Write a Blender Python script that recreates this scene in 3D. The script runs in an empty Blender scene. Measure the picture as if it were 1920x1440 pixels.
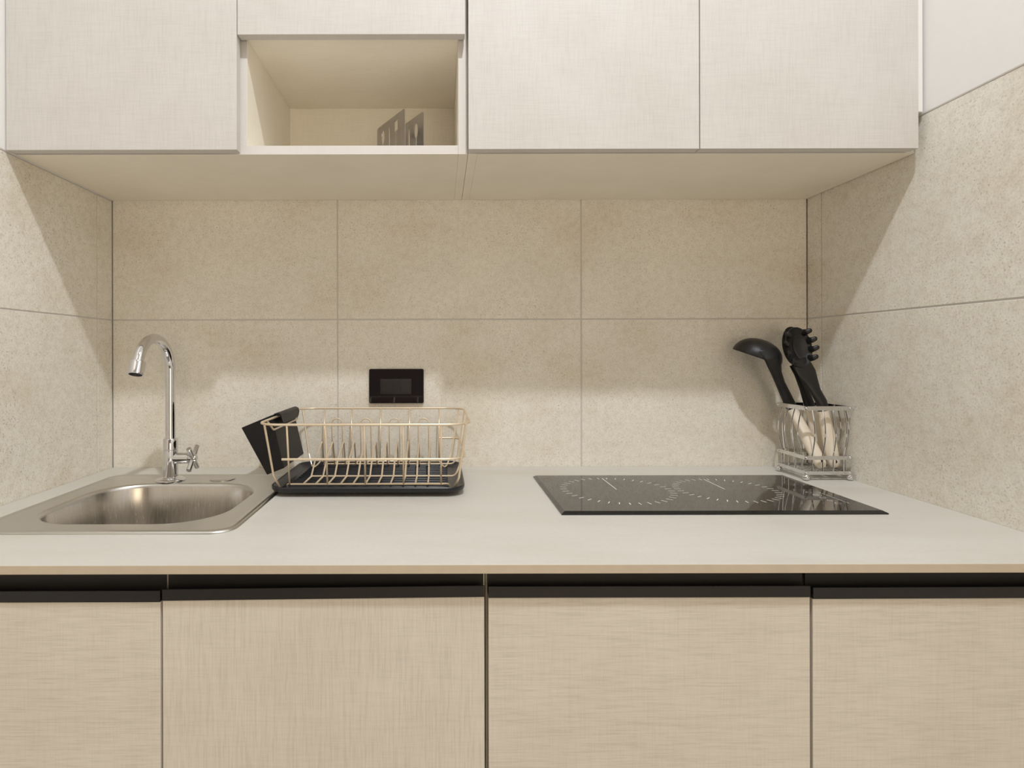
import bpy, bmesh, math, random
from mathutils import Vector, Matrix
random.seed(7)
PI = math.pi
C = bpy.context.scene.collection
ZC = 1.1559            # eye height; the counter top is at 0.90
DC = 1.3               # eye to back wall


def W(X, d, Z):
    """distance d in front of the viewpoint, Z relative to eye height -> world"""
    return Vector((X, d - DC, ZC + Z))


# ------------------------------------------------------------------ materials
def nodes(name):
    m = bpy.data.materials.new(name)
    m.use_nodes = True
    nt = m.node_tree
    b = nt.nodes['Principled BSDF']
    return m, nt, b


def N(nt, t, **kw):
    n = nt.nodes.new(t)
    for k, v in kw.items():
        setattr(n, k, v)
    return n


def L(nt, a, b):
    nt.links.new(a, b)


def coords(nt, scale):
    tc = N(nt, 'ShaderNodeTexCoord')
    geo = N(nt, 'ShaderNodeNewGeometry')
    mp = N(nt, 'ShaderNodeMapping')
    mp.inputs['Scale'].default_value = scale
    L(nt, geo.outputs['Position'], mp.inputs['Vector'])
    return mp.outputs['Vector']


def noise(nt, scale, detail=3.0, rough=0.55, s=1.0):
    n = N(nt, 'ShaderNodeTexNoise')
    n.inputs['Scale'].default_value = s
    n.inputs['Detail'].default_value = detail
    n.inputs['Roughness'].default_value = rough
    L(nt, coords(nt, scale), n.inputs['Vector'])
    return n.outputs['Fac']


def ramp(nt, fac, stops):
    r = N(nt, 'ShaderNodeValToRGB')
    e = r.color_ramp.elements
    while len(e) < len(stops):
        e.new(0.5)
    for i, (p, c) in enumerate(stops):
        e[i].position = p
        e[i].color = (*c, 1) if len(c) == 3 else c
    L(nt, fac, r.inputs['Fac'])
    return r.outputs['Color']


def mix(nt, a, b, fac, mode='MIX'):
    m = N(nt, 'ShaderNodeMix', data_type='RGBA', blend_type=mode)
    if isinstance(fac, (int, float)):
        m.inputs[0].default_value = fac
    else:
        L(nt, fac, m.inputs[0])
    for v, i in ((a, 6), (b, 7)):
        if isinstance(v, tuple):
            m.inputs[i].default_value = (*v, 1)
        else:
            L(nt, v, m.inputs[i])
    return m.outputs[2]


def bump(nt, b, h, strength, dist=0.001):
    bp = N(nt, 'ShaderNodeBump')
    bp.inputs['Strength'].default_value = strength
    bp.inputs['Distance'].default_value = dist
    L(nt, h, bp.inputs['Height'])
    L(nt, bp.outputs['Normal'], b.inputs['Normal'])


def plain(name, col, rough=0.5, metal=0.0, var=0.04, spec=0.5, coat=0.0):
    m, nt, b = nodes(name)
    f = noise(nt, (60, 60, 60))
    lo = tuple(c * (1 - var) for c in col)
    hi = tuple(min(1, c * (1 + var)) for c in col)
    L(nt, ramp(nt, f, [(0.3, lo), (0.7, hi)]), b.inputs['Base Color'])
    b.inputs['Roughness'].default_value = rough
    b.inputs['Metallic'].default_value = metal
    b.inputs['Specular IOR Level'].default_value = spec
    b.inputs['Coat Weight'].default_value = coat
    return m


def laminate(name, base, vs=1.0, hs=1.0, amt=1.0):
    """linen laminate: fine cross-hatched threads"""
    m, nt, b = nodes(name)
    v = noise(nt, (620, 620, 26), 2.0, 0.6)
    h = noise(nt, (26, 620, 620), 2.0, 0.6)
    big = noise(nt, (9, 9, 9), 2.0)
    dk = tuple(c * (1 - 0.20 * amt) for c in base)
    lt = tuple(min(1, c * (1 + 0.09 * amt)) for c in base)
    cv = ramp(nt, v, [(0.28, dk), (0.5, base), (0.72, lt)])
    ch = ramp(nt, h, [(0.28, dk), (0.5, base), (0.72, lt)])
    c = mix(nt, cv, ch, hs / (vs + hs))
    c2 = mix(nt, c, ramp(nt, big, [(0.3, (0.95, 0.94, 0.93)), (0.7, (1, 1, 1))]), 1.0, 'MULTIPLY')
    L(nt, c2, b.inputs['Base Color'])
    b.inputs['Roughness'].default_value = 0.55
    b.inputs['Specular IOR Level'].default_value = 0.3
    bump(nt, b, v, 0.10, 0.0004)
    return m


def tile_mat(name, base):
    """beige cement-look porcelain with mottling and fine dark pits"""
    m, nt, b = nodes(name)
    big = noise(nt, (5.0, 5.0, 6.5), 5.0, 0.62)
    med = noise(nt, (70, 70, 70), 6.0, 0.78)
    fine = noise(nt, (300, 300, 300), 3.0, 0.75)
    speck = noise(nt, (300, 300, 300), 1.0, 0.4)
    mask = noise(nt, (10, 10, 10), 5.0, 0.75)
    k = lambda f: tuple(c * f for c in base)
    warm = (base[0] * 0.93, base[1] * 0.90, base[2] * 0.85)
    c = ramp(nt, big, [(0.34, warm), (0.5, base), (0.66, k(1.05))])
    c = mix(nt, c, ramp(nt, med, [(0.32, (0.82, 0.79, 0.74)), (0.56, (1, 1, 1))]), 0.8, 'MULTIPLY')
    c = mix(nt, c, ramp(nt, fine, [(0.30, (0.70, 0.68, 0.645)), (0.50, (0.97, 0.97, 0.97)), (0.7, (1.05, 1.05, 1.05))]), 0.72, 'MULTIPLY')
    sp = ramp(nt, speck, [(0.29, (0.50, 0.44, 0.36)), (0.36, (1, 1, 1))])
    mk = ramp(nt, mask, [(0.45, (0, 0, 0)), (0.66, (1, 1, 1))])
    mul = mix(nt, (1, 1, 1), sp, mk)
    c = mix(nt, c, mul, 0.75, 'MULTIPLY')
    L(nt, c, b.inputs['Base Color'])
    b.inputs['Roughness'].default_value = 0.62
    b.inputs['Specular IOR Level'].default_value = 0.3
    bump(nt, b, fine, 0.12, 0.0006)
    return m


def counter_mat():
    m, nt, b = nodes('cream_worktop')
    v = noise(nt, (3.0, 11, 11), 6.0, 0.65)
    f = noise(nt, (150, 150, 150), 2.0)
    c = ramp(nt, v, [(0.36, (0.575, 0.55, 0.50)), (0.5, (0.605, 0.585, 0.54)), (0.66, (0.62, 0.605, 0.565))])
    c = mix(nt, c, ramp(nt, f, [(0.3, (0.96, 0.955, 0.94)), (0.6, (1, 1, 1))]), 0.7, 'MULTIPLY')
    L(nt, c, b.inputs['Base Color'])
    b.inputs['Roughness'].default_value = 0.42
    b.inputs['Specular IOR Level'].default_value = 0.3
    return m


def steel_mat(name, scale, rough=0.3, col=(0.60, 0.58, 0.55), amt=1.0):
    m, nt, b = nodes(name)
    s = noise(nt, scale, 3.0, 0.6)
    L(nt, ramp(nt, s, [(0.3, tuple(c * (1 - 0.1 * amt) for c in col)), (0.7, tuple(min(1, c * (1 + 0.08 * amt)) for c in col))]), b.inputs['Base Color'])
    b.inputs['Metallic'].default_value = 1.0
    r = N(nt, 'ShaderNodeMapRange')
    r.inputs['To Min'].default_value = rough - 0.06 * amt
    r.inputs['To Max'].default_value = rough + 0.06 * amt
    L(nt, s, r.inputs['Value'])
    L(nt, r.outputs['Result'], b.inputs['Roughness'])
    bump(nt, b, s, 0.06 * amt, 0.0002)
    return m


M = {}
M['laminate_up'] = laminate('pale_linen_laminate', (0.60, 0.578, 0.553), 1.0, 0.8, 0.6)
M['laminate_in'] = laminate('linen_laminate_carcass', (0.88, 0.83, 0.72), 0.8, 1.0, 0.45)
M['laminate_edge'] = laminate('pale_edge_banding', (0.70, 0.675, 0.645), 1.0, 0.8, 0.3)
M['laminate_v'] = laminate('linen_laminate_upright', (0.66, 0.61, 0.525), 1.3, 0.6, 0.9)
M['laminate_h'] = laminate('linen_laminate_level', (0.66, 0.61, 0.525), 0.5, 1.3, 0.9)
M['tile'] = tile_mat('cement_tile', (0.80, 0.765, 0.685))
M['grout'] = plain('grey_grout', (0.56, 0.535, 0.50), 0.9)
M['paint'] = plain('white_wall_paint', (0.80, 0.79, 0.775), 0.7, var=0.01)
M['counter'] = counter_mat()
M['counter_edge'] = plain('worktop_edge', (0.52, 0.43, 0.32), 0.5)
M['chrome'] = plain('polished_chrome', (0.70, 0.70, 0.715), 0.05, 1.0, 0.01)
M['steel'] = steel_mat('brushed_steel', (30, 700, 700), 0.30, (0.60, 0.585, 0.56), 0.25)
M['steel_bowl'] = steel_mat('brushed_steel_bowl', (420, 420, 16), 0.25, (0.62, 0.59, 0.55))
M['champagne'] = plain('champagne_coated_wire', (0.82, 0.68, 0.50), 0.34, 0.6, 0.02)
M['black_plastic'] = plain('matt_black_plastic', (0.0065, 0.006, 0.0065), 0.5, spec=0.22)
M['tray'] = plain('black_tray_plastic', (0.007, 0.0075, 0.0105), 0.34, spec=0.32)
M['nylon'] = plain('black_nylon', (0.0075, 0.007, 0.0075), 0.42, spec=0.3)
M['cream_handle'] = plain('cream_plastic', (0.80, 0.71, 0.58), 0.38, 0.0, 0.03)
M['hole'] = plain('dark_recess', (0.01, 0.01, 0.01), 0.8)
M['black_alu'] = plain('black_anodised_profile', (0.012, 0.011, 0.0105), 0.5, spec=0.3)
M['glass'] = plain('black_ceramic_glass', (0.008, 0.008, 0.009), 0.03, 0.0, 0.0, 0.36)
M['print'] = plain('white_screen_print', (0.85, 0.82, 0.80), 0.4, 0.0, 0.0)
M['gloss_black'] = plain('gloss_black_plate', (0.006, 0.006, 0.008), 0.05, 0.0, 0.0, 0.4)
M['socket_black'] = plain('satin_black_socket', (0.008, 0.0075, 0.008), 0.35, spec=0.3)
M['plate_steel'] = steel_mat('satin_sheet_steel', (200, 200, 30), 0.20, (0.50, 0.50, 0.535))
M['floor'] = plain('pale_floor_tile', (0.66, 0.61, 0.54), 0.4)
M['ceiling'] = plain('white_ceiling_paint', (0.85, 0.85, 0.84), 0.8, var=0.01)
M['wood'] = plain('reflection_door_brown', (0.20, 0.10, 0.05), 0.45, 0.0, 0.2)
M['dark_wall'] = plain('dark_reflection_wall', (0.17, 0.15, 0.135), 0.7)  # unseen walls, toned dark to deepen reflections in the chrome
M['caulk'] = plain('white_caulk', (0.78, 0.77, 0.75), 0.6, var=0.01)


# ------------------------------------------------------------------ mesh helpers
def box(bm, x0, x1, y0, y1, z0, z1, mi=0):
    vs = [bm.verts.new((x, y, z)) for x in (x0, x1) for y in (y0, y1) for z in (z0, z1)]
    out = []
    for q in ((0, 1, 3, 2), (4, 6, 7, 5), (0, 4, 5, 1), (2, 3, 7, 6), (0, 2, 6, 4), (1, 5, 7, 3)):
        f = bm.faces.new([vs[i] for i in q])
        f.material_index = mi
        out.append(f)
    return vs


def fillet(pts, r, n=5, closed=False):
    pts = [Vector(p) for p in pts]
    out = []
    m = len(pts)
    for i, p in enumerate(pts):
        if not closed and i in (0, m - 1):
            out.append(p)
            continue
        a, b = pts[i - 1], pts[(i + 1) % m]
        u, v = (a - p), (b - p)
        lu, lv = u.length, v.length
        if lu < 1e-6 or lv < 1e-6:
            continue
        u /= lu
        v /= lv
        ang = u.angle(v)
        if ang > PI - 0.02:
            out.append(p)
            continue
        t = min(r / math.tan(ang / 2), lu * 0.49, lv * 0.49)
        p0, p1 = p + u * t, p + v * t
        for k in range(n + 1):
            s = k / n
            out.append(p0 * (1 - s) ** 2 + p * 2 * s * (1 - s) + p1 * s ** 2)
    return out


def sweep(bm, pts, rad, seg=8, closed=False, flat=None, ref=None, cap=True, mi=0):
    """tube along pts; rad number or list; flat list/number = radius along the second axis"""
    pts = [Vector(p) for p in pts]
    n = len(pts)
    R = rad if isinstance(rad, (list, tuple)) else [rad] * n
    F = flat if isinstance(flat, (list, tuple)) else ([flat] * n if flat else R)
    T = []
    for i in range(n):
        a = pts[i - 1] if (i > 0 or closed) else pts[i]
        b = pts[(i + 1) % n] if (i < n - 1 or closed) else pts[i]
        T.append((b - a).normalized())
    up = Vector(ref) if ref is not None else (Vector((0, 0, 1)) if abs(T[0].z) < 0.9 else Vector((1, 0, 0)))
    u = (up - T[0] * up.dot(T[0])).normalized()
    rings = []
    for i in range(n):
        if ref is not None:
            u = (up - T[i] * up.dot(T[i])).normalized()
        else:
            u = (u - T[i] * u.dot(T[i])).normalized()
        w = T[i].cross(u)
        rings.append([bm.verts.new(pts[i] + u * math.cos(2 * PI * k / seg) * R[i] + w * math.sin(2 * PI * k / seg) * F[i]) for k in range(seg)])
    for i in range(n if closed else n - 1):
        a, b = rings[i], rings[(i + 1) % n]
        for k in range(seg):
            f = bm.faces.new((a[k], a[(k + 1) % seg], b[(k + 1) % seg], b[k]))
            f.smooth = True
            f.material_index = mi
    if cap and not closed:
        for rg in (rings[0][::-1], rings[-1]):
            f = bm.faces.new(rg)
            f.material_index = mi


def lathe(bm, prof, origin, axis=(0, 0, 1), seg=32, mi=0, cap=True):
    """profile of (radius, height) turned about an axis"""
    q = Vector(axis).normalized().to_track_quat('Z', 'Y').to_matrix()
    o = Vector(origin)
    rings = []
    for r, h in prof:
        if r < 1e-6:
            rings.append([bm.verts.new(o + q @ Vector((0, 0, h)))])
        else:
            rings.append([bm.verts.new(o + q @ Vector((r * math.cos(2 * PI * k / seg), r * math.sin(2 * PI * k / seg), h))) for k in range(seg)])
    for a, b in zip(rings, rings[1:]):
        for k in range(seg):
            k2 = (k + 1) % seg
            if len(a) == 1 and len(b) == 1:
                continue
            if len(a) == 1:
                f = bm.faces.new((a[0], b[k], b[k2]))
            elif len(b) == 1:
                f = bm.faces.new((a[k], a[k2], b[0]))
            else:
                f = bm.faces.new((a[k], a[k2], b[k2], b[k]))
            f.smooth = True
            f.material_index = mi
    if cap:
        for rg in (rings[0], rings[-1]):
            if len(rg) > 2:
                try:
                    bm.faces.new(rg).material_index = mi
                except ValueError:
                    pass


def ball(bm, c, r, mi=0):
    prof = [(max(0, r * math.sin(PI * k / 10)), -r * math.cos(PI * k / 10)) for k in range(11)]
    lathe(bm, prof, c, seg=18, mi=mi)


def rrect(x0, x1, y0, y1, r, n=8):
    """rounded rectangle, counter-clockwise from the +x +y corner; always 4*(n+1) points"""
    out = []
    for cx, cy, a0 in ((x1 - r, y1 - r, 0), (x0 + r, y1 - r, 90), (x0 + r, y0 + r, 180), (x1 - r, y0 + r, 270)):
        for k in range(n + 1):
            a = math.radians(a0 + 90 * k / n)
            out.append((cx + r * math.cos(a), cy + r * math.sin(a)))
    return out


def loft(bm, loops, mi=0, smooth=True, cap0=False, cap1=False):
    rings = [[bm.verts.new(p) for p in lp] for lp in loops]
    n = len(rings[0])
    for a, b in zip(rings, rings[1:]):
        for k in range(n):
            f = bm.faces.new((a[k], a[(k + 1) % n], b[(k + 1) % n], b[k]))
            f.smooth = smooth
            f.material_index = mi
    if cap0:
        bm.faces.new(rings[0][::-1]).material_index = mi
    if cap1:
        bm.faces.new(rings[-1]).material_index = mi
    return rings


def prism(bm, poly, x0, x1, mi=0):
    """poly in (y, z) extruded along x"""
    a = [bm.verts.new((x0, y, z)) for y, z in poly]
    b = [bm.verts.new((x1, y, z)) for y, z in poly]
    n = len(poly)
    for k in range(n):
        bm.faces.new((a[k], a[(k + 1) % n], b[(k + 1) % n], b[k])).material_index = mi
    bm.faces.new(a[::-1]).material_index = mi
    bm.faces.new(b).material_index = mi


ORIGIN = {}


def finish(o, bevel=0, seg=2):
    if bevel:
        md = o.modifiers.new('edge', 'BEVEL')
        md.width = bevel
        md.segments = seg
        md.limit_method = 'ANGLE'
        md.angle_limit = math.radians(35)
    return o


def obj(name, bm, mats, parent=None, loc=None, bevel=0, seg=2, label=None, normals=True):
    """world-space bmesh -> one mesh object, child of parent or top-level with its origin at loc"""
    if normals:
        bmesh.ops.recalc_face_normals(bm, faces=bm.faces)
    base = ORIGIN[parent.name] if parent else Vector(loc if loc is not None else (0, 0, 0))
    bmesh.ops.translate(bm, verts=bm.verts, vec=-base)
    if normals:
        for e in bm.edges:
            if len(e.link_faces) == 2 and e.calc_face_angle(0) > math.radians(38):
                e.smooth = False
    me = bpy.data.meshes.new(name)
    bm.to_mesh(me)
    bm.free()
    for m in (mats if isinstance(mats, (list, tuple)) else [mats]):
        me.materials.append(m)
    o = bpy.data.objects.new(name, me)
    C.objects.link(o)
    if parent:
        o.parent = parent
    else:
        o.location = base
    ORIGIN[o.name] = base
    if label:
        o['label'] = label
    return finish(o, bevel, seg)


def thing(name, label, cat, loc, group=None):
    o = bpy.data.objects.new(name, None)
    o.empty_display_size = 0.05
    C.objects.link(o)
    o.location = loc
    ORIGIN[o.name] = Vector(loc)
    return tag(o, label, cat, group)


def tag(o, label, cat, group=None):
    o['label'] = label
    o['category'] = cat
    if group:
        o['group'] = group
    return o


def struct(name, bm, mats, bevel=0):
    o = obj(name, bm, mats, bevel=bevel)
    o['kind'] = 'structure'
    return o


def B():
    return bmesh.new()


def remeshed(name, bm, mat, parent, voxel=0.0013, smooth=6):
    """weld overlapping shapes into one continuous smooth skin"""
    bmesh.ops.recalc_face_normals(bm, faces=bm.faces)
    me = bpy.data.meshes.new('weld')
    bm.to_mesh(me)
    bm.free()
    t = bpy.data.objects.new('weld', me)
    C.objects.link(t)
    r = t.modifiers.new('r', 'REMESH')
    r.mode = 'VOXEL'
    r.voxel_size = voxel
    s = t.modifiers.new('s', 'SMOOTH')
    s.factor = 0.5
    s.iterations = smooth
    dg = bpy.context.evaluated_depsgraph_get()
    me2 = bpy.data.meshes.new_from_object(t.evaluated_get(dg))
    bpy.data.objects.remove(t)
    bpy.data.meshes.remove(me)
    b2 = bmesh.new()
    b2.from_mesh(me2)
    bpy.data.meshes.remove(me2)
    for f in b2.faces:
        f.smooth = True
    return obj(name, b2, mat, parent, normals=False)


# ------------------------------------------------------------------ room shell
XL, XR = -0.7458, 0.8338
ZT = ZC + 0.412          # top of the tiling (right), underside row joint at ZC+0.0788
ZG = ZC + 0.0788
YF = -3.0                # far wall behind the viewer
XW = -2.3                # room opens to the left behind the viewer
TH = 0.008
CEIL = 2.90

b = B(); box(b, XW - .1, XR + .12, YF - .1, .12, -.06, 0); struct('floor', b, M['floor'])
b = B(); box(b, XW - .1, XR + .12, YF - .1, .12, CEIL, CEIL + .06); struct('ceiling', b, M['ceiling'])
b = B(); box(b, XL - .12, XR + .12, TH, .12, 0, CEIL); struct('wall_back', b, M['paint'])
b = B(); box(b, XR + TH, XR + .12, YF, TH, 0, CEIL); struct('wall_right', b, M['paint'])
b = B(); box(b, XL - .12, XL - TH, -1.35, TH, 0, CEIL); struct('wall_left', b, M['paint'])
b = B(); box(b, XW, XL - .12, -1.35, -1.25, 0, CEIL); struct('wall_side', b, M['paint'])
b = B(); box(b, XW - .1, XW, YF, -1.25, 0, CEIL); struct('wall_far_left', b, M['dark_wall'])
b = B(); box(b, XW, XR + .12, YF - .1, YF, 0, CEIL); struct('wall_front', b, M['dark_wall'])
b = B(); box(b, -0.95, -0.10, YF, YF + .04, 0, 2.05); struct('reflection_door', b, M['wood'])  # unseen door, added to give the metal something dark to reflect

b = B()
for a_ in ((.00, .03, .47, 1.73), (.81, .829, .47, 1.73), (.03, .81, .47, .50), (.03, .81, 1.70, 1.73)):
    box(b, a_[0], a_[1], YF, YF + .05, a_[2], a_[3])
struct('rear_fill_frame_1', b, M['ceiling'])  # unseen frame added around the fill light behind the viewer

G = 0.0016               # half a joint


def tiled(name, rects, plane):
    """tiles as slabs on a grout bed; rects in wall coordinates (a along the wall, z up)"""
    bm = B()
    a0 = min(r[0] for r in rects); a1 = max(r[1] for r in rects)
    z0 = min(r[2] for r in rects); z1 = max(r[3] for r in rects)
    def put(u0, u1, v0, v1, t, back, mi):
        if plane == 'back':
            box(bm, u0, u1, t, back, v0, v1, mi)
        elif plane == 'left':
            box(bm, XL - back, XL - t, u0, u1, v0, v1, mi)
        else:
            box(bm, XR + t, XR + back, u0, u1, v0, v1, mi)
    put(a0, a1, z0, z1, 0.0012, TH, 1)
    for u0, u1, v0, v1 in rects:
        put(u0 + G, u1 - G, v0 + G, v1 - G, 0.0, TH - .001, 0)
    return struct(name, bm, [M['tile'], M['grout']], bevel=0.0007)


zb = 0.80
tiled('wall_back_tiles', [(x0, x1, z0, z1) for x0, x1 in ((XL, -0.234), (-0.234, 0.320), (0.320, XR))
                          for z0, z1 in ((zb, ZG), (ZG, ZT))], 'back')
tiled('wall_left_tiles', [(y0, y1, z0, z1) for y0, y1 in ((-1.165, -.611), (-.611, -.057), (-.057, 0.0))
                          for z0, z1 in ((zb, ZG), (ZG, ZC + .3498))], 'left')
tiled('wall_right_tiles', [(y0, y1, z0, z1) for y0, y1 in ((-1.157, -.603), (-.603, -.049), (-.049, 0.0))
                           for z0, z1 in ((zb, ZG), (ZG, ZT))], 'right')
# painted plaster above the side tiling, brought flush with the tile face
b = B(); box(b, XR - .001, XR + TH, -1.157, TH, ZT, CEIL); struct('wall_right_plaster', b, M['paint'], bevel=.002)
b = B(); box(b, XL - TH, XL + .001, -1.165, TH, ZC + .3498, CEIL); struct('wall_left_plaster', b, M['paint'], bevel=.002)


# ------------------------------------------------------------------ worktop
YC = 0.6945 - DC         # front edge of the worktop
ZK = 0.90
xs = [XL + .0005, -0.668, -0.318, XR - .0005]
ys = [YC, -0.455, -0.125, -0.0005]
bm = B()
top = [[bm.verts.new((x, y, ZK)) for y in ys] for x in xs]
bot = [[bm.verts.new((x, y, ZK - .0112)) for y in ys] for x in xs]
for i in range(3):
    for j in range(3):
        if (i, j) == (1, 1):
            continue
        bm.faces.new((top[i][j], top[i + 1][j], top[i + 1][j + 1], top[i][j + 1]))
        bm.faces.new((bot[i][j], bot[i][j + 1], bot[i + 1][j + 1], bot[i + 1][j]))
for i in range(3):
    f = bm.faces.new((top[i][0], bot[i][0], bot[i + 1][0], top[i + 1][0])); f.material_index = 1
    bm.faces.new((top[i][3], top[i + 1][3], bot[i + 1][3], bot[i][3]))
    bm.faces.new((top[0][i], top[0][i + 1], bot[0][i + 1], bot[0][i]))
    bm.faces.new((top[3][i], bot[3][i], bot[3][i + 1], top[3][i + 1]))
bm.faces.new((top[1][1], top[1][2], bot[1][2], bot[1][1])); bm.faces.new((top[2][1], bot[2][1], bot[2][2], top[2][2]))
bm.faces.new((top[1][1], bot[1][1], bot[2][1], top[2][1])); bm.faces.new((top[1][2], top[2][2], bot[2][2], bot[1][2]))
o = obj('worktop', bm, [M['counter'], M['counter_edge']], loc=(0, YC / 2, ZK), bevel=.0008)
tag(o, 'thin cream stone worktop spanning the whole alcove', 'countertop')


# ------------------------------------------------------------------ base cabinets
DF = 0.712               # door face distance


def base_unit(label, x0, x1, doors, dividers):
    t = thing('base_cabinet', label, 'cabinet', ((x0 + x1) / 2, -.3, 0.0), 'base cabinets under the worktop')
    yb = 0.734 - DC
    bm = B()
    for x in [x0 + .0004, x1 - .0164] + dividers:
        box(bm, x, x + .016, yb, -.02 if x not in dividers else yb + .06, .10, .8880)
    box(bm, x0 + .0168, x1 - .0168, yb + .02, -.02, .10, .116)
    box(bm, x0 + .0168, x1 - .0168, -.028, -.0205, .117, .8875)
    box(bm, x0 + .0168, x1 - .0168, yb + .05, yb + .066, 0.0, .0995)
    obj('carcass', bm, M['laminate_in'], t)
    for (dx0, dx1, zl, zr, mat, lab) in doors:
        bm = B()
        vs = box(bm, dx0, dx1, DF - DC, DF + .018 - DC, .105, ZC + zl)
        for v in vs:
            if v.co.z > .5:
                s = (v.co.x - dx0) / (dx1 - dx0)
                v.co.z = ZC + zl + (zr - zl) * s
        d = obj('door', bm, mat, t, bevel=.0006, label=lab)
        bm = B()
        e = 0.0004
        zt = 0.0
        f = DF - DC
        prof = [(f - .0012, zt + e), (f - .0012, zt + .0142), (f + .0010, zt + .0142), (f + .0010, zt + .0040),
                (f + .0150, zt + .0040), (f + .0150, None), (f + .0170, None), (f + .0170, zt + e)]
        for xa, z in ((dx0, zl), (dx1, zr)):
            for (y, h) in prof:
                bm.verts.new((xa, y, ZC - .2690 if h is None else ZC + z + h))
        bm.verts.ensure_lookup_table()
        n = len(prof)
        for k in range(n):
            bm.faces.new([bm.verts[i] for i in (k, (k + 1) % n, n + (k + 1) % n, n + k)])
        bm.faces.new([bm.verts[i] for i in range(n)][::-1])
        bm.faces.new([bm.verts[i] for i in range(n, 2 * n)])
        obj('handle', bm, M['black_alu'], d, label='black recessed handle profile')
    return t


base_unit('pale linen-look base cabinet beneath the sink and dish rack', XL + .001, .0562,
          [(-.7440, -.3497, -.3084, -.3080, M['laminate_h'], None),
           (-.3467, .0538, -.3064, -.3024, M['laminate_v'], None)], [-.358])
base_unit('pale linen-look base cabinet beneath the black hob', .0568, XR - .001,
          [(.0591, .4593, -.3036, -.3036, M['laminate_h'], None),
           (.4629, .8295, -.3058, -.3050, M['laminate_h'], None)], [])


# ------------------------------------------------------------------ wall cabinets
ZB = ZC + .3505          # underside
ZTOP = 2.24
F1 = 0.978 - DC          # door face
F2 = F1 + .018
CF = 1.0025 - DC         # carcass face
b16 = .0155

t = thing('wall_cabinet', 'wall cabinet with an open shelf niche above the sink side', 'cabinet', (-.35, -.15, ZB), 'wall cabinets over the worktop')
bm = B()
x0, x1 = XL + .004, .0486
box(bm, x0, x0 + .016, CF, -.0008, ZB, ZTOP)                                    # left side
box(bm, x1 - .0165, x1, CF, -.0008, ZB, ZTOP)                                   # right side
box(bm, x0 + .0162, x1 - .0167, CF, -.0008, ZB, ZB + b16)                       # bottom
box(bm, -.3520, -.3380, CF, -.0008, ZB + b16, ZTOP)                             # partition
box(bm, -.3379, x1 - .0166, CF + .001, -.0008, ZC + .5535, ZC + .5695)          # niche top
box(bm, -.3379, x1 - .0166, -.0135, -.001, ZB + b16 + .0001, ZC + .5534)        # niche back
box(bm, x0 + .0164, x1 - .0170, CF, -.0008, ZTOP - .016, ZTOP - .0002)          # top
bm.normal_update()
for f in bm.faces:
    if abs(f.normal.y) > .9 and f.calc_center_median().y < CF + .0005:
        f.material_index = 1
obj('carcass', bm, [M['laminate_in'], M['laminate_edge']], t, bevel=.0004)
bm = B(); box(bm, -.7426, -.3478, F1, F2, ZB, ZTOP - .002); obj('door', bm, M['laminate_up'], t, bevel=.0006)
bm = B(); box(bm, -.3464, .0429, F1, F2, ZC + .5474, ZTOP - .002)
obj('flap_door', bm, M['laminate_up'], t, bevel=.0006, label='short door above the open niche')

t = thing('wall_cabinet', 'wall cabinet with two tall plain doors above the hob', 'cabinet', (.44, -.15, ZB), 'wall cabinets over the worktop')
bm = B()
x0, x1 = .0493, XR - .0025
box(bm, x0, x0 + .016, CF, -.0008, ZB, ZTOP)
box(bm, x1 - .016, x1, CF, -.0008, ZB, ZTOP)
box(bm, x0 + .0162, x1 - .0162, CF, -.0008, ZB, ZB + b16)
box(bm, x0 + .0164, x1 - .0164, CF, -.0008, ZTOP - .016, ZTOP - .0002)
box(bm, x0 + .0164, x1 - .0164, -.008, -.001, ZB + b16, ZTOP - .0165)
bm.normal_update()
for f in bm.faces:
    if abs(f.normal.y) > .9 and f.calc_center_median().y < CF + .0005:
        f.material_index = 1
obj('carcass', bm, [M['laminate_in'], M['laminate_edge']], t, bevel=.0004)
for a, c in ((.0488, .4434), (.4452, .8186)):
    bm = B(); box(bm, a, c, F1, F2, ZB, ZTOP - .002); obj('door', bm, M['laminate_up'], t, bevel=.0006)
b = B(); box(b, .8196, .8285, F1 + .003, CF - .001, ZT + .002, ZTOP); struct('trim_1', b, M['caulk'], bevel=.001)


# ------------------------------------------------------------------ sink
t = thing('kitchen_sink', 'square stainless steel sink with one bowl set into the worktop', 'sink', (-.494, -.289, ZK))
ox0, ox1, oy0, oy1 = -.6885, -.2995, .814 - DC, 1.2085 - DC
bx0, bx1, by0, by1 = -.645, -.3435, .857 - DC, 1.126 - DC


def ring(x0, x1, y0, y1, r, z, off=0.0):
    return [(x, y, z) for x, y in rrect(x0 + off, x1 - off, y0 + off, y1 - off, max(r - off, .004), 10)]


bm = B()
loops = [ring(ox0, ox1, oy0, oy1, .034, ZK + .0003),
         ring(ox0, ox1, oy0, oy1, .034, ZK + .0018, .0006),
         ring(ox0, ox1, oy0, oy1, .034, ZK + .0034, .0025),
         ring(ox0, ox1, oy0, oy1, .034, ZK + .0042, .0055),
         ring(ox0, ox1, oy0, oy1, .034, ZK + .0042, .0080),
         ring(ox0, ox1, oy0, oy1, .034, ZK + .0030, .0115),
         ring(ox0, ox1, oy0, oy1, .034, ZK + .0028, .0150)]
loft(bm, loops)
lo2 = [ring(ox0, ox1, oy0, oy1, .034, ZK + .0028, .0150),
       ring(bx0, bx1, by0, by1, .088, ZK + .0027, -.004),
       ring(bx0, bx1, by0, by1, .088, ZK + .0022, -.001),
       ring(bx0, bx1, by0, by1, .088, ZK - .0003, .0015),
       ring(bx0, bx1, by0, by1, .088, ZK - .0050, .0032)]
loft(bm, lo2)
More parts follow.
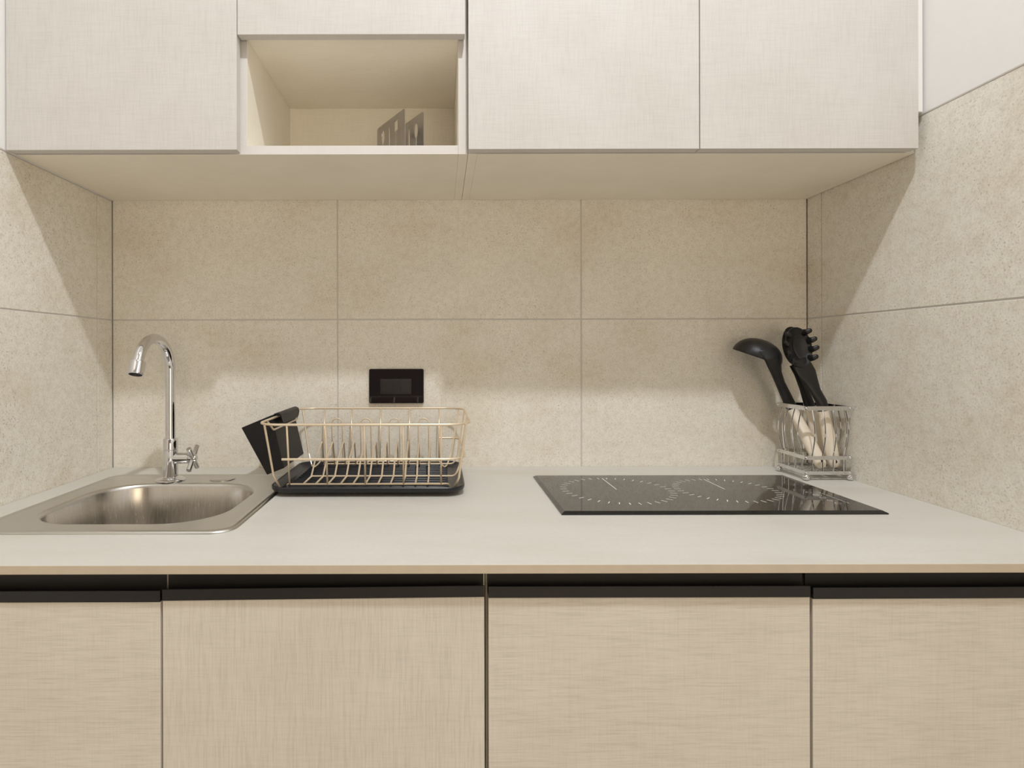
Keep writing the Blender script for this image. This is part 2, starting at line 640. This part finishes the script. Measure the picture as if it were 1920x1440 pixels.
lo3 = [ring(bx0, bx1, by0, by1, .088, ZK - .0050, .0032),
       ring(bx0, bx1, by0, by1, .088, ZK - .060, .0075),
       ring(bx0, bx1, by0, by1, .088, ZK - .115, .0120),
       ring(bx0, bx1, by0, by1, .088, ZK - .138, .0180),
       ring(bx0, bx1, by0, by1, .088, ZK - .150, .0300),
       ring(bx0, bx1, by0, by1, .088, ZK - .1545, .0480),
       ring(bx0, bx1, by0, by1, .110, ZK - .156, .0900)]
loft(bm, lo3, mi=1, cap1=True)
bmesh.ops.remove_doubles(bm, verts=bm.verts, dist=1e-5)
obj('basin', bm, [M['steel'], M['steel_bowl']], t)
bm = B()
lathe(bm, [(.042, 0.0), (.042, .0015), (.038, .0025), (.030, .0010), (.028, -.002), (0, -.002)], (-.494, -.309, ZK - .1555))
obj('drain', bm, M['chrome'], t)
bm = B()
lathe(bm, [(.0245, 0.0), (.0245, .0012), (.0225, .0026), (.0, .0030)], (-.4435, 1.1624 - DC, ZK + .0029))
obj('tap_hole_cover', bm, M['steel'], t)

# ------------------------------------------------------------------ faucet
fx, fy, fz = -.5446, 1.1526 - DC, ZK + .0029
t = thing('kitchen_faucet', 'chrome gooseneck tap with cross handle on the sink rim', 'faucet', (fx, fy, fz))
bm = B()
lathe(bm, [(.0285, 0), (.0285, .0015), (.0265, .0038), (.0215, .0058), (.0165, .0070), (.0150, .0085)], (fx, fy, fz))
obj('flange', bm, M['chrome'], t)
bm = B()
lathe(bm, [(.0146, .006), (.0140, .030), (.0138, .0615), (.0131, .0620), (.0131, .0630), (.0138, .0635), (.0138, .0830), (.0128, .0845), (.0105, .0850)], (fx, fy, fz))
zv = fz + .0445
lathe(bm, [(.0112, .006), (.0112, .0365), (.0104, .0375)], (fx, fy, zv), (1, 0, 0), 28)
obj('body', bm, M['chrome'], t)
bm = B()
zarc = ZC - .0330
R = .0635
pts = [(fx, fy, fz + .080)] + [(fx, fy, fz + .080 + (zarc - fz - .080) * k / 8) for k in range(1, 9)]
A1 = math.radians(163)
for k in range(1, 25):
    a = A1 * k / 24
    pts.append((fx, fy - R + R * math.cos(a), zarc + R * math.sin(a)))
sweep(bm, pts, .0096, 22, ref=(1, 0, 0))
obj('spout', bm, M['chrome'], t)
end = Vector(pts[-1])
dirn = (Vector(pts[-1]) - Vector(pts[-2])).normalized()
bm = B()
lathe(bm, [(.0100, -.001), (.0134, .0004), (.0138, .0020), (.0138, .0235), (.0130, .0245), (.0112, .0245), (.0110, .0200), (0, .0200)], end - dirn * .002, dirn, 30)
nz = obj('aerator', bm, M['chrome'], t)
bm = B()
lathe(bm, [(.0109, .0205), (0, .0207)], end - dirn * .002, dirn, 24, cap=False)
obj('aerator_mesh', bm, M['hole'], nz, label='dark mesh inside the spout end')
bm = B()
hx = fx + .0452
lathe(bm, [(.0075, -.009), (.0085, -.006), (.0085, .004), (.0065, .007), (0, .0078)], (hx, fy, zv), (1, 0, 0), 24)
for s in (1, -1):
    u = Vector((0, math.sin(math.radians(42)), s * math.cos(math.radians(42))))
    lathe(bm, [(.0040, -.0298), (.0050, -.0288), (.0052, 0), (.0050, .0288), (.0040, .0298)], Vector((hx, fy, zv)), u, 18)
obj('cross_handle', bm, M['chrome'], t)


# ------------------------------------------------------------------ hob
hx0, hx1, hy0, hy1 = .1915, .7105, .9065 - DC, 1.1855 - DC
t = thing('induction_hob', 'black glass two-zone hob let into the right of the worktop', 'hob', ((hx0 + hx1) / 2, (hy0 + hy1) / 2, ZK))
HZ = ZK + .0052
bm = B()
bv = .006
l0 = [(hx0, hy0), (hx1, hy0), (hx1, hy1), (hx0, hy1)]
l1 = [(hx0 + bv, hy0 + bv), (hx1 - bv, hy0 + bv), (hx1 - bv, hy1 - bv), (hx0 + bv, hy1 - bv)]
loft(bm, [[(x, y, ZK + .0003) for x, y in l0], [(x, y, ZK + .0020) for x, y in l0], [(x, y, HZ) for x, y in l1]], smooth=False, cap0=True, cap1=True)
obj('glass_plate', bm, M['glass'], t)


def quad(bm, p, q, w, z):
    p, q = Vector(p), Vector(q)
    u = (q - p).normalized()
    n = Vector((-u.y, u.x)) * w / 2
    vs = [bm.verts.new((*v, z)) for v in (p + n, p - n, q - n, q + n)]
    bm.faces.new(vs)


for cx, r in ((.3245, .1030), (.5245, .0925)):
    cy = 1.052 - DC
    bm = B()
    for k in range(36):
        a = 2 * PI * (k + .5) / 36
        u = Vector((math.cos(a), math.sin(a)))
        c = Vector((cx, cy))
        quad(bm, c + u * (r - .012), c + u * r, .0016, HZ + .00012)
    quad(bm, (cx, cy + .004), (cx, cy + r - .004), .0016, HZ + .00012)
    obj('cooking_zone_marking', bm, M['print'], t, normals=False, label='ring of white radial ticks with one long line')
bm = B()
for k in range(5):
    px = .664
    py = .955 - DC + k * .019
    for a in range(10):
        a0, a1 = 2 * PI * a / 12, 2 * PI * (a + 1) / 12
        quad(bm, (px + .005 * math.cos(a0), py + .005 * math.sin(a0)), (px + .005 * math.cos(a1), py + .005 * math.sin(a1)), .0007, HZ + .00012)
    if k in (1, 3):
        quad(bm, (px - .003, py), (px + .003, py), .0008, HZ + .00012)
quad(bm, (.682, .955 - DC), (.682, 1.03 - DC), .0008, HZ + .00012)
obj('touch_control_marking', bm, M['print'], t, normals=False, label='small white touch control marks')


# ------------------------------------------------------------------ drip tray
tx0, tx1, ty0, ty1 = -.311, .0440, 1.020 - DC, 1.279 - DC
t = thing('drip_tray', 'black ribbed plastic tray beneath the wire dish rack', 'tray', ((tx0 + tx1) / 2, (ty0 + ty1) / 2, ZK + .0045))


def tring(z, off):
    return [(x, y, z) for x, y in rrect(tx0 + off, tx1 - off, ty0 + off, ty1 - off, max(.034 - off, .008), 8)]


bm = B()
z0 = ZK + .0046
loft(bm, [tring(z0, .020), tring(z0 + .0010, .012), tring(z0 + .0035, .0035), tring(z0 + .0070, .0008), tring(z0 + .0118, .0), tring(z0 + .0132, .0010),
          tring(z0 + .0132, .0035), tring(z0 + .0118, .0045), tring(z0 + .0075, .0095), tring(z0 + .0050, .016)], cap0=True, cap1=True)
obj('tray_pan', bm, M['tray'], t)
bm = B()
nr = 13
for k in range(nr):
    y = ty0 + .028 + (ty1 - ty0 - .056) * k / (nr - 1)
    gaps = [tx0 + .028, tx1 - .028]
    for g0, g1 in zip(gaps, gaps[1:]):
        sweep(bm, [(g0 + .004, y, z0 + .0046), (g0 + .007, y, z0 + .0064), (g1 - .007, y, z0 + .0064), (g1 - .004, y, z0 + .0046)], .0046, 10, flat=.0034)
obj('ribs', bm, M['tray'], t)
# ------------------------------------------------------------------ dish rack
t = thing('dish_rack', 'champagne gold wire dish rack standing in the black tray', 'dish rack', (-.13, -.17, z0 + .006))
r1, r2 = .0021, .0017
RZ = -.1200
rf, rb_ = .975, 1.272
rx0, rx1 = -.3165, .0515
bm = B()
sweep(bm, [(x, y, ZC + RZ) for x, y in rrect(rx0, rx1, rf - DC, rb_ - DC, .042, 8)], r1, 10, closed=True)
obj('rim', bm, M['champagne'], t)
bm = B()
mz = -.1845
pth = [W(-.2795, 1.005, mz), W(.0435, 1.005, mz), W(.0435, 1.2585, mz), W(-.0030, 1.2585, mz)]
sweep(bm, fillet(pth, .040, 8), r1, 10)
obj('middle_rail', bm, M['champagne'], t)
WZ = -.2337
FZ = z0 + .0066 + r2 - ZC
# lengthwise floor wires, two of them rising up the right-hand end
for d, xa in ((1.097, -.2500), (1.2195, -.2500)):
    bm = B()
    sweep(bm, fillet([W(xa, d, WZ), W(.0280, d, WZ), W(.0358, d, WZ + .020), W(rx1 - .001, d, RZ)], .012, 5), r2, 8)
    obj('floor_wire', bm, M['champagne'], t)
bm = B()
sweep(bm, fillet([W(-.2790, 1.040, FZ), W(-.2775, 1.033, WZ), W(-.2680, 1.030, WZ), W(.0020, 1.030, WZ), W(.0130, 1.033, WZ), W(.0165, 1.040, FZ)], .006, 4), r2, 8)
obj('floor_wire', bm, M['champagne'], t)
bm = B()
sweep(bm, [W(-.2600, 1.248, WZ), W(-.0020, 1.248, WZ)], r2, 8)
obj('floor_wire', bm, M['champagne'], t)
# uprights
for x, xb in ((-.2625, -.2725), (-.1965, -.2042), (-.1300, -.1360), (-.0640, -.0670), (.0005, .0005)):
    bm = B(); sweep(bm, fillet([W(x, rf, RZ), W(xb, 1.030, WZ)], .01), r2, 8); obj('upright', bm, M['champagne'], t)
for x in (-.2575, -.1970, -.1330, -.0688, -.0036):
    bm = B(); sweep(bm, [W(x, rb_, RZ), W(x, 1.249, WZ)], r2, 8); obj('upright', bm, M['champagne'], t)
# corner legs with splayed feet
for top_, kn, ft in ((W(-.3050, .9880, RZ), W(-.3000, 1.025, -.2160), W(-.2930, 1.041, FZ)),
                     (W(.0440, .9880, RZ), W(.0326, 1.027, -.2215), W(.0245, 1.041, FZ)),
                     ):
    bm = B(); sweep(bm, fillet([top_, kn, ft], .012, 5), r1, 8); obj('corner_leg', bm, M['champagne'], t)
for sx, xt, xk, xf in ((1, -.3050, -.2880, -.2790), (-1, .0400, .0230, .0140)):
    bm = B()
    sweep(bm, fillet([W(xt, 1.2620, RZ), W(xk, 1.2480, -.2160), W(xf, 1.236, FZ + .004), W(xf + .006 * sx, 1.226, FZ), W(xf + .012 * sx, 1.236, FZ + .004), W(xf + .016 * sx, 1.248, WZ)], .008, 5), r2, 8)
    obj('corner_leg', bm, M['champagne'], t)
# plate dividers
for k in range(11):
    x = -.2480 + .02248 * k
    bm = B()
    sweep(bm, fillet([W(x, 1.030, WZ), W(x, 1.095, WZ), W(x, 1.129, -.2075), W(x, 1.198, -.1812), W(x, 1.2145, WZ + .006), W(x, 1.220, WZ), W(x, 1.244, WZ)], .009, 5), r2, 8)
    obj('plate_divider', bm, M['champagne'], t)
# hairpin loops at the back
for cx in (-.2243, -.1623, -.1003, -.0373):
    bm = B()
    pts = [W(cx - .0112, 1.246, WZ)]
    for k in range(13):
        a = PI - PI * k / 12
        pts.append(W(cx + .0112 * math.cos(a), 1.2375 + .0, -.1500 + .0112 * math.sin(a)))
    pts.append(W(cx + .0112, 1.246, WZ))
    sweep(bm, pts, .0014, 8, ref=(0, 1, 0))
    obj('cup_loop', bm, M['champagne'], t)
# dropped bracket on the left end
bm = B()
sweep(bm, fillet([W(rx0, 1.040, RZ), W(-.3105, 1.062, -.1400), W(-.3105, 1.238, -.1400), W(rx0, 1.254, RZ)], .006, 4), r2, 8)
obj('side_bracket', bm, M['champagne'], t)

# ------------------------------------------------------------------ cutlery holder hung on the rack
ya, yb2 = 1.0850 - DC, 1.2420 - DC
TR, TL, BL, BR = Vector((-.3205, -.1150)), Vector((-.3785, -.1390)), Vector((-.3300, -.2285)), Vector((-.2975, -.2156))
t = thing('cutlery_holder', 'black tapered plastic cutlery caddy hooked onto the rack end by the sink', 'cutlery holder', (-.33, -.14, ZC - .22))
bm = B()
cen = (TR + TL + BL + BR) / 4


def shell(p, k):
    v = p + (cen - p).normalized() * k
    return v


corn = [TR, TL, BL, BR]


def hring(f, inset):
    """f = 0 bottom .. 1 top, rectangle in the tilted plane across the caddy"""
    a = BL + (TL - BL) * f
    c = BR + (TR - BR) * f
    u = (c - a).normalized()
    a2, c2 = a + u * inset, c - u * inset
    return [(c2.x, ya + inset, ZC + c2.y), (c2.x, yb2 - inset, ZC + c2.y), (a2.x, yb2 - inset, ZC + a2.y), (a2.x, ya + inset, ZC + a2.y)]


loft(bm, [hring(0, 0), hring(.5, 0), hring(1, 0), hring(1, .002), hring(.5, .002), hring(.02, .002)], smooth=False, cap0=True, cap1=True)
obj('caddy', bm, M['black_plastic'], t, bevel=.0012)
bm = B()
prof = [(-.3210, -.1290), (-.3210, -.1140), (-.3130, -.1120), (-.3070, -.1150), (-.3050, -.1340), (-.3075, -.1345), (-.3095, -.1172), (-.3190, -.1165), (-.3190, -.1290)]
n = len(prof)
rr = []
for y, e in ((1.1000 - DC, .012), (1.106 - DC, .004), (1.113 - DC, 0), (1.222 - DC, 0), (1.230 - DC, .004), (1.236 - DC, .012)):
    rr.append([(x, y, ZC + (z if i not in (4, 5) else z + e)) for i, (x, z) in enumerate(prof)])
loft(bm, rr, smooth=False, cap0=True, cap1=True)
obj('hook', bm, M['black_plastic'], t, bevel=.0008)


# ------------------------------------------------------------------ wall socket
sx0, sx1, sz0, sz1 = -.1620, -.0380, ZC - .1112, ZC - .0330
t = thing('wall_socket', 'gloss black double wall socket on the tiles above the dish rack', 'socket', ((sx0 + sx1) / 2, -.0005, (sz0 + sz1) / 2))
bm = B()
rx = lambda off, y: [(x, y, z) for x, z in rrect(sx0 + off, sx1 - off, sz0 + off, sz1 - off, max(.004 - off, .0015), 5)]
loft(bm, [rx(0, -.0003), rx(0, -.0060), rx(.0008, -.0074), rx(.002, -.0080)], cap0=True, cap1=True)
obj('cover_plate', bm, M['gloss_black'], t)
px = lambda v: sx0 + (sx1 - sx0) * (v - 290) / 1305
pz = lambda v: sz1 - (sz1 - sz0) * (v - 275) / 830
bm = B(); box(bm, px(560), px(1300), -.0088, -.0078, pz(885), pz(520))
obj('socket_module', bm, M['socket_black'], t, bevel=.0006)
bm = B(); box(bm, px(895), px(1005), -.0098, -.0086, pz(700), pz(535)); box(bm, px(895), px(1005), -.0094, -.0086, pz(860), pz(712))
obj('test_button', bm, M['socket_black'], t, bevel=.0004)
for a, c in ((600, 850), (1045, 1275)):
    bm = B(); box(bm, px(a), px(c), -.0096, -.0086, pz(850), pz(555))
    so = obj('outlet', bm, M['socket_black'], t, bevel=.0005)
    bm = B()
    w = c - a
    for u0, u1, v0, v1 in ((.12, .46, 600, 640), (.12, .46, 745, 782), (.66, .94, 668, 715)):
        box(bm, px(a + w * u0), px(a + w * u1), -.0099, -.0094, pz(v1), pz(v0))
    obj('slots', bm, M['hole'], so)


# ------------------------------------------------------------------ utensil basket
kx0, kx1, kd0, kd1 = .7350, .8230, 1.1500, 1.2430
ky0, ky1 = kd0 - DC, kd1 - DC
t = thing('utensil_basket', 'square chrome wire basket on ball feet in the right corner', 'utensil holder', ((kx0 + kx1) / 2, (ky0 + ky1) / 2, ZK))


def flatrail(bm, z0, z1, th=.0016):
    for sx, x in ((0, kx0), (1, kx1)):
        box(bm, x - th, x + th, ky0, ky1, z0, z1)
    for y in (ky0, ky1):
        box(bm, kx0 + th * 1.01, kx1 - th * 1.01, y - th, y + th, z0, z1)


zt0, zt1 = ZC - .1150, ZC - .1065
zm0, zm1 = ZC - .2140, ZC - .2065
zl0, zl1 = ZC - .2440, ZC - .2372
for nm, a, c in (('top_rail', zt0, zt1), ('middle_rail', zm0, zm1), ('bottom_rail', zl0, zl1)):
    bm = B(); flatrail(bm, a, c)
    for x in (kx0, kx1):
        for y in (ky0, ky1):
            ball(bm, (x, y, (a + c) / 2), .0040)
    obj(nm, bm, M['chrome'], t)


def wire(p0, p1, out):
    """bowed wire between the rails, straight below"""
    bm = B()
    pts = []
    for k in range(13):
        s = k / 12
        p = Vector(p0).lerp(Vector(p1), s)
        pts.append(Vector((p.x, p.y, zt0 + .003 + (zm1 - .002 - zt0) * s)) + Vector(out) * (.0085 * math.sin(PI * s)))
    pts.append(Vector((p1[0], p1[1], zl0 + .003)))
    sweep(bm, pts, .0013, 8, ref=(.3, .9, .1))
    obj('wire', bm, M['chrome'], t)


for k in range(4):
    s = .14 + .24 * k
    x = kx0 + (kx1 - kx0) * s
    y = ky0 + (ky1 - ky0) * s
    wire((x, ky0, 0), (x, ky0, 0), (0, -1, 0))
    wire((x, ky1, 0), (x, ky1, 0), (0, .8, 0))
    wire((kx0, y, 0), (kx0, y, 0), (-1, 0, 0))
    wire((kx1, y, 0), (kx1, y, 0), (.85, 0, 0))
bm = B()
for k in range(9):
    s = (k + .5) / 9
    sweep(bm, [(kx0, ky0 + (ky1 - ky0) * s, zl0 + .0015), (kx1, ky0 + (ky1 - ky0) * s, zl0 + .0015)], .0009, 6)
    sweep(bm, [(kx0 + (kx1 - kx0) * s, ky0, zl0 + .0032), (kx0 + (kx1 - kx0) * s, ky1, zl0 + .0032)], .0009, 6)
obj('base_grid', bm, M['chrome'], t)
for x in (kx0, kx1):
    for y in (ky0, ky1):
        bm = B()
        ball(bm, (x, y, ZK + .0068), .0067)
        lathe(bm, [(.0030, .010), (.0030, zl0 - ZK + .001)], (x, y, ZK), seg=12)
        obj('foot', bm, M['chrome'], t)


# ------------------------------------------------------------------ utensils
def utensil(name, label, cat, pts_h):
    t = thing(name, label, cat, pts_h[0], 'black kitchen utensils with cream handles')
    p0, p1 = Vector(pts_h[0]), Vector(pts_h[1])
    bm = B()
    n = 14
    P = [p0.lerp(p1, k / n) for k in range(n + 1)]
    Rw = [.0100 + .0040 * math.sin(PI * min(1, (k / n) * .85 + .15)) * (1 - .15 * k / n) for k in range(n + 1)]
    Rw[0] = .0075
    Rw[-1] = .0118
    sweep(bm, P, Rw, 16, flat=[r * .78 for r in Rw], ref=(1, 0.25, 0))
    h = obj('handle', bm, M['cream_handle'], t)
    ax = (p1 - p0).normalized()
    c = p0 + ax * .013
    fn = Vector((-.35, -1, 0)).normalized()
    fn = (fn - ax * fn.dot(ax)).normalized()
    bm = B()
    lathe(bm, [(.0042, -.0102), (.0042, .0102)], c, fn, 18)
    obj('hanging_hole', bm, M['hole'], h)
    return t, p1, ax


def spoon_surface(bm, c, u, v, n, hw, hh, depth, th, seg=28, rad=8):
    """shallow oval bowl: u across, v along, n towards the hollow side"""
    top, bot = [], []
    for j in range(rad + 1):
        s = j / rad
        for lst, off in ((top, 0.0), (bot, -th)):
            row = []
            for k in range(seg):
                a = 2 * PI * k / seg
                z = -depth * (1 - s * s) + off
                row.append(bm.verts.new(c + u * (hw * s * math.cos(a)) + v * (hh * s * math.sin(a)) + n * z) if j else None)
            lst.append(row)
    ct = bm.verts.new(c - n * depth)
    cb = bm.verts.new(c - n * (depth + th))
    for k in range(seg):
        k2 = (k + 1) % seg
        bm.faces.new((ct, top[1][k], top[1][k2]))
        bm.faces.new((cb, bot[1][k2], bot[1][k]))
        for j in range(1, rad):
            bm.faces.new((top[j][k], top[j + 1][k], top[j + 1][k2], top[j][k2]))
            bm.faces.new((bot[j][k], bot[j][k2], bot[j + 1][k2], bot[j + 1][k]))
        bm.faces.new((top[rad][k], bot[rad][k], bot[rad][k2], top[rad][k2]))


# ladle
t, p1, ax = utensil('ladle', 'black ladle with cream handle leaning left out of the chrome basket', 'ladle',
                    [W(.7770, 1.1640, -.2330), W(.7530, 1.2220, -.1210)])
bm = B()
n_ = Vector((.31, -.17, .93)).normalized()
cen3 = W(.6855, 1.2410, -.0080)
Rr, Dp, th = .0500, .0400, .0030
prof = []
for k in range(13):
    a = PI / 2 * k / 12
    prof.append((Rr * math.cos(a) ** .9 if k < 12 else 0, Dp * math.sin(a)))
for k in range(12, -1, -1):
    a = PI / 2 * k / 12
    prof.append(((Rr - th) * math.cos(a) ** .9 if k < 12 else 0, (Dp - th) * math.sin(a)))
prof.append(prof[0])
lathe(bm, prof, cen3, n_, 40, cap=False)
P = [p1 - ax * .006, p1 + ax * .001, p1 + ax * .018, W(.7215, 1.2140, -.0640), W(.7085, 1.2050, -.0430), W(.6985, 1.1960, -.0240), W(.6935, 1.1935, -.0080), W(.6885, 1.2000, .0080), W(.6860, 1.2110, .0190)]
sweep(bm, P, [.0080, .0112, .0118, .0100, .0112, .0155, .0200, .0215, .0150], 20, flat=[.0060, .0088, .0085, .0068, .0062, .0058, .0060, .0050, .0030], ref=(1, .1, .1))
remeshed('head', bm, M['nylon'], t, .0012, 14)

# spaghetti server
t, p1, ax = utensil('spaghetti_server', 'black toothed spaghetti server nearest the right wall in the basket', 'spaghetti server',
                    [W(.8080, 1.1730, -.2330), W(.7870, 1.1760, -.1180)])
bm = B()
n_ = Vector((.16, -.96, .10)).normalized()
v_ = Vector((-.17, .08, .98)); v_ = (v_ - n_ * v_.dot(n_)).normalized()
u_ = v_.cross(n_) * -1
if u_.x < 0:
    u_ = -u_
c3 = W(.7425, 1.1830, .0130)
spoon_surface(bm, c3, u_, v_, n_, .0312, .0425, .0130, .0030)
for sgn in (1, -1):
    for vv in (-.0265, -.0085, .0100, .0285):
        a = math.asin(vv / .0405)
        e = c3 + u_ * (sgn * .0300 * math.cos(a)) + v_ * vv
        tip = e + n_ * .0105 + u_ * (sgn * .0060) + v_ * .002
        sweep(bm, [e - n_ * .004 - u_ * (sgn * .002), e + n_ * .005, tip - n_ * .002, tip], [.0075, .0060, .0050, .0036], 12, flat=[.0042, .0040, .0036, .0026], ref=v_)
P = [p1 - ax * .006, p1 + ax * .001, p1 + ax * .018, W(.7725, 1.1780, -.0780), W(.7650, 1.1800, -.0570), W(.7585, 1.1820, -.0420), W(.7520, 1.1860, -.0260), W(.7470, 1.1890, -.0120)]
sweep(bm, P, [.0080, .0112, .0116, .0116, .0155, .0210, .0215, .0150], 20, flat=[.0060, .0088, .0080, .0064, .0052, .0042, .0034, .0026], ref=(1, .1, 0))
remeshed('head', bm, M['nylon'], t, .0010, 4)
hd = bpy.data.objects[[o.name for o in t.children if o.name.startswith('head')][0]]
bm = B()
sweep(bm, [c3 - n_ * (.0122 - .0105 * s * s) + v_ * (.024 * s) - u_ * .002 for s in [(-1 + k / 4) for k in range(9)]], .0016, 8, flat=.0010, ref=u_)
obj('slot', bm, M['hole'], hd, label='narrow drain slot')

# serving spoon
t, p1, ax = utensil('serving_spoon', 'black serving spoon with cream handle standing behind the toothed server', 'spoon',
                    [W(.8100, 1.2060, -.2330), W(.7890, 1.2200, -.1190)])
bm = B()
n_ = Vector((.25, -.95, .1)).normalized()
v_ = Vector((-.12, .05, .99)); v_ = (v_ - n_ * v_.dot(n_)).normalized()
u_ = v_.cross(n_)
if u_.x < 0:
    u_ = -u_
c3 = W(.7640, 1.2350, .0160)
spoon_surface(bm, c3, u_, v_, n_, .0290, .0430, .0110, .0030)
P = [p1 - ax * .006, p1 + ax * .001, p1 + ax * .015, W(.7770, 1.2240, -.0740), W(.7680, 1.2280, -.0450), W(.7635, 1.2350, -.0250)]
sweep(bm, P, [.0080, .0112, .0115, .0095, .0090, .0120], 18, flat=[.0060, .0088, .0076, .0058, .0045, .0030], ref=(1, .1, 0))
remeshed('head', bm, M['nylon'], t, .0011, 6)


# ------------------------------------------------------------------ napkin holder in the niche
def flatshape(splines, thick):
    cu = bpy.data.curves.new('s', 'CURVE')
    cu.dimensions = '2D'
    cu.fill_mode = 'BOTH'
    cu.extrude = thick / 2
    for pts in splines:
        sp = cu.splines.new('POLY')
        sp.points.add(len(pts) - 1)
        for p, q in zip(sp.points, pts):
            p.co = (q[0], q[1], 0, 1)
        sp.use_cyclic_u = True
    o = bpy.data.objects.new('s', cu)
    C.objects.link(o)
    dg = bpy.context.evaluated_depsgraph_get()
    me = bpy.data.meshes.new_from_object(o.evaluated_get(dg))
    bpy.data.objects.remove(o)
    bm = B()
    bm.from_mesh(me)
    bpy.data.meshes.remove(me)
    return bm


def spoon_cut(cx, top):
    pts = []
    for k in range(21):
        a = math.radians(-70 + 320 * k / 20)
        pts.append((cx + .0068 * math.cos(a), top - .0140 + .0140 * math.sin(a)))
    # walk the oval then run the stem down
    oval = [(cx + .0068 * math.sin(math.radians(a)), top - .0140 - .0140 * math.cos(math.radians(a))) for a in range(18, 343, 12)]
    return oval + [(cx - .0018, top - .030), (cx - .0022, .014), (cx + .0022, .014), (cx + .0018, top - .030)]


def knife_cut(cx, top):
    return [(cx - .0005, top), (cx + .0020, top - .008), (cx + .0036, top - .022), (cx + .0040, .014), (cx - .0030, .014), (cx - .0026, top - .020)]


def fork_cut(cx, top):
    return [(cx - .0065, top - .002), (cx - .0030, top), (cx - .0025, top - .002), (cx - .0008, top - .002), (cx, top + .0005), (cx + .0008, top - .002), (cx + .0025, top - .002),
            (cx + .0030, top), (cx + .0065, top - .002), (cx + .0065, top - .022), (cx + .0022, top - .030), (cx + .0022, .014), (cx - .0022, .014), (cx - .0022, top - .030), (cx - .0065, top - .022)]


nz0 = ZB + b16
t = thing('napkin_holder', 'steel napkin holder with cutlery-shaped cut-outs in the open niche', 'napkin holder', W(-.08, 1.12, nz0 + .0005 - ZC))
LN, HN = .117, .0900
for (pr, pl, fwd) in (((-.0650, 1.0600), (-.1270, 1.1590), True), ((-.0310, 1.0740), (-.0930, 1.1730), True)):
    outer = [(x, z) for x, z in rrect(0, LN, 0, HN, .006, 4)]
    cuts = [spoon_cut(.026, .078), knife_cut(.053, .080), fork_cut(.082, .080)]
    if pr[0] > -.05:
        cuts = [spoon_cut(LN - .028, .076), knife_cut(LN - .056, .079), fork_cut(LN - .085, .080)]
    bm = flatshape([outer] + cuts, .0011)
    a = Vector((pl[0], pl[1] - DC)); c = Vector((pr[0], pr[1] - DC))
    u = (c - a).normalized()
    mt = Matrix(((u.x, 0, -u.y, a.x), (u.y, 0, u.x, a.y), (0, 1, 0, nz0 + .0006), (0, 0, 0, 1)))
    bmesh.ops.transform(bm, matrix=mt, verts=bm.verts)
    obj('plate', bm, M['plate_steel'], t)
bm = B()
q = [W(-.0650, 1.0600, 0), W(-.0310, 1.0740, 0), W(-.0930, 1.1730, 0), W(-.1270, 1.1590, 0)]
loft(bm, [[(p.x, p.y, nz0 + .0006) for p in q], [(p.x, p.y, nz0 + .0016) for p in q]], smooth=False, cap0=True, cap1=True)
obj('base', bm, M['plate_steel'], t)


# ------------------------------------------------------------------ light
KEY, OVER_FILL, REAR_FILL = 30.5, 2, 11
def area(name, loc, target, size, power, col, shape='DISK', size_y=None):
    ld = bpy.data.lights.new(name, 'AREA')
    ld.shape = shape
    ld.size = size
    if size_y:
        ld.size_y = size_y
    ld.energy = power
    ld.color = col
    o = bpy.data.objects.new(name, ld)
    o.location = loc
    o.rotation_euler = (Vector(target) - Vector(loc)).to_track_quat('-Z', 'Y').to_euler()
    C.objects.link(o)
    return o


area('ceiling_downlight', (.20, -1.33, CEIL - .012), (.20, -1.33, 0), .10, KEY * 1.0, (.965, .985, 1.0))
area('room_ceiling_light', (-.6, -2.1, CEIL - .02), (-.6, -2.1, 0), .8, OVER_FILL, (1, .87, .70))  # added soft fill from overhead, not a lamp of this room
area('rear_fill', (.42, YF + .06, 1.10), (0.10, 0, 1.10), .78, REAR_FILL, (1, .80, .55), 'RECTANGLE', 1.2)  # added fill from behind the viewer, lifts shade under the cabinets

w = bpy.data.worlds.new('world')
bpy.context.scene.world = w
w.use_nodes = True
w.node_tree.nodes['Background'].inputs['Color'].default_value = (.8, .8, .8, 1)
w.node_tree.nodes['Background'].inputs['Strength'].default_value = .3

# ------------------------------------------------------------------ camera
cam = bpy.data.cameras.new('camera')
cam.sensor_width = 36
cam.lens = 1072 / 1920 * 36
cam.shift_x = (960 - 826) / 1920
cam.shift_y = -(720 - 664) / 1920
cam.clip_start = .01
co = bpy.data.objects.new('camera', cam)
co.location = (0, -DC, ZC)
co.rotation_euler = (PI / 2, math.radians(.12), 0)
C.objects.link(co)
sc = bpy.context.scene
sc.camera = co
sc.view_settings.view_transform = 'Standard'
sc.view_settings.look = 'None'
sc.view_settings.exposure = -0.09
sc.view_settings.gamma = 1.12
sc.cycles.max_bounces = 10
sc.cycles.diffuse_bounces = 6
sc.cycles.use_denoising = True
sc.cycles.sample_clamp_indirect = 3
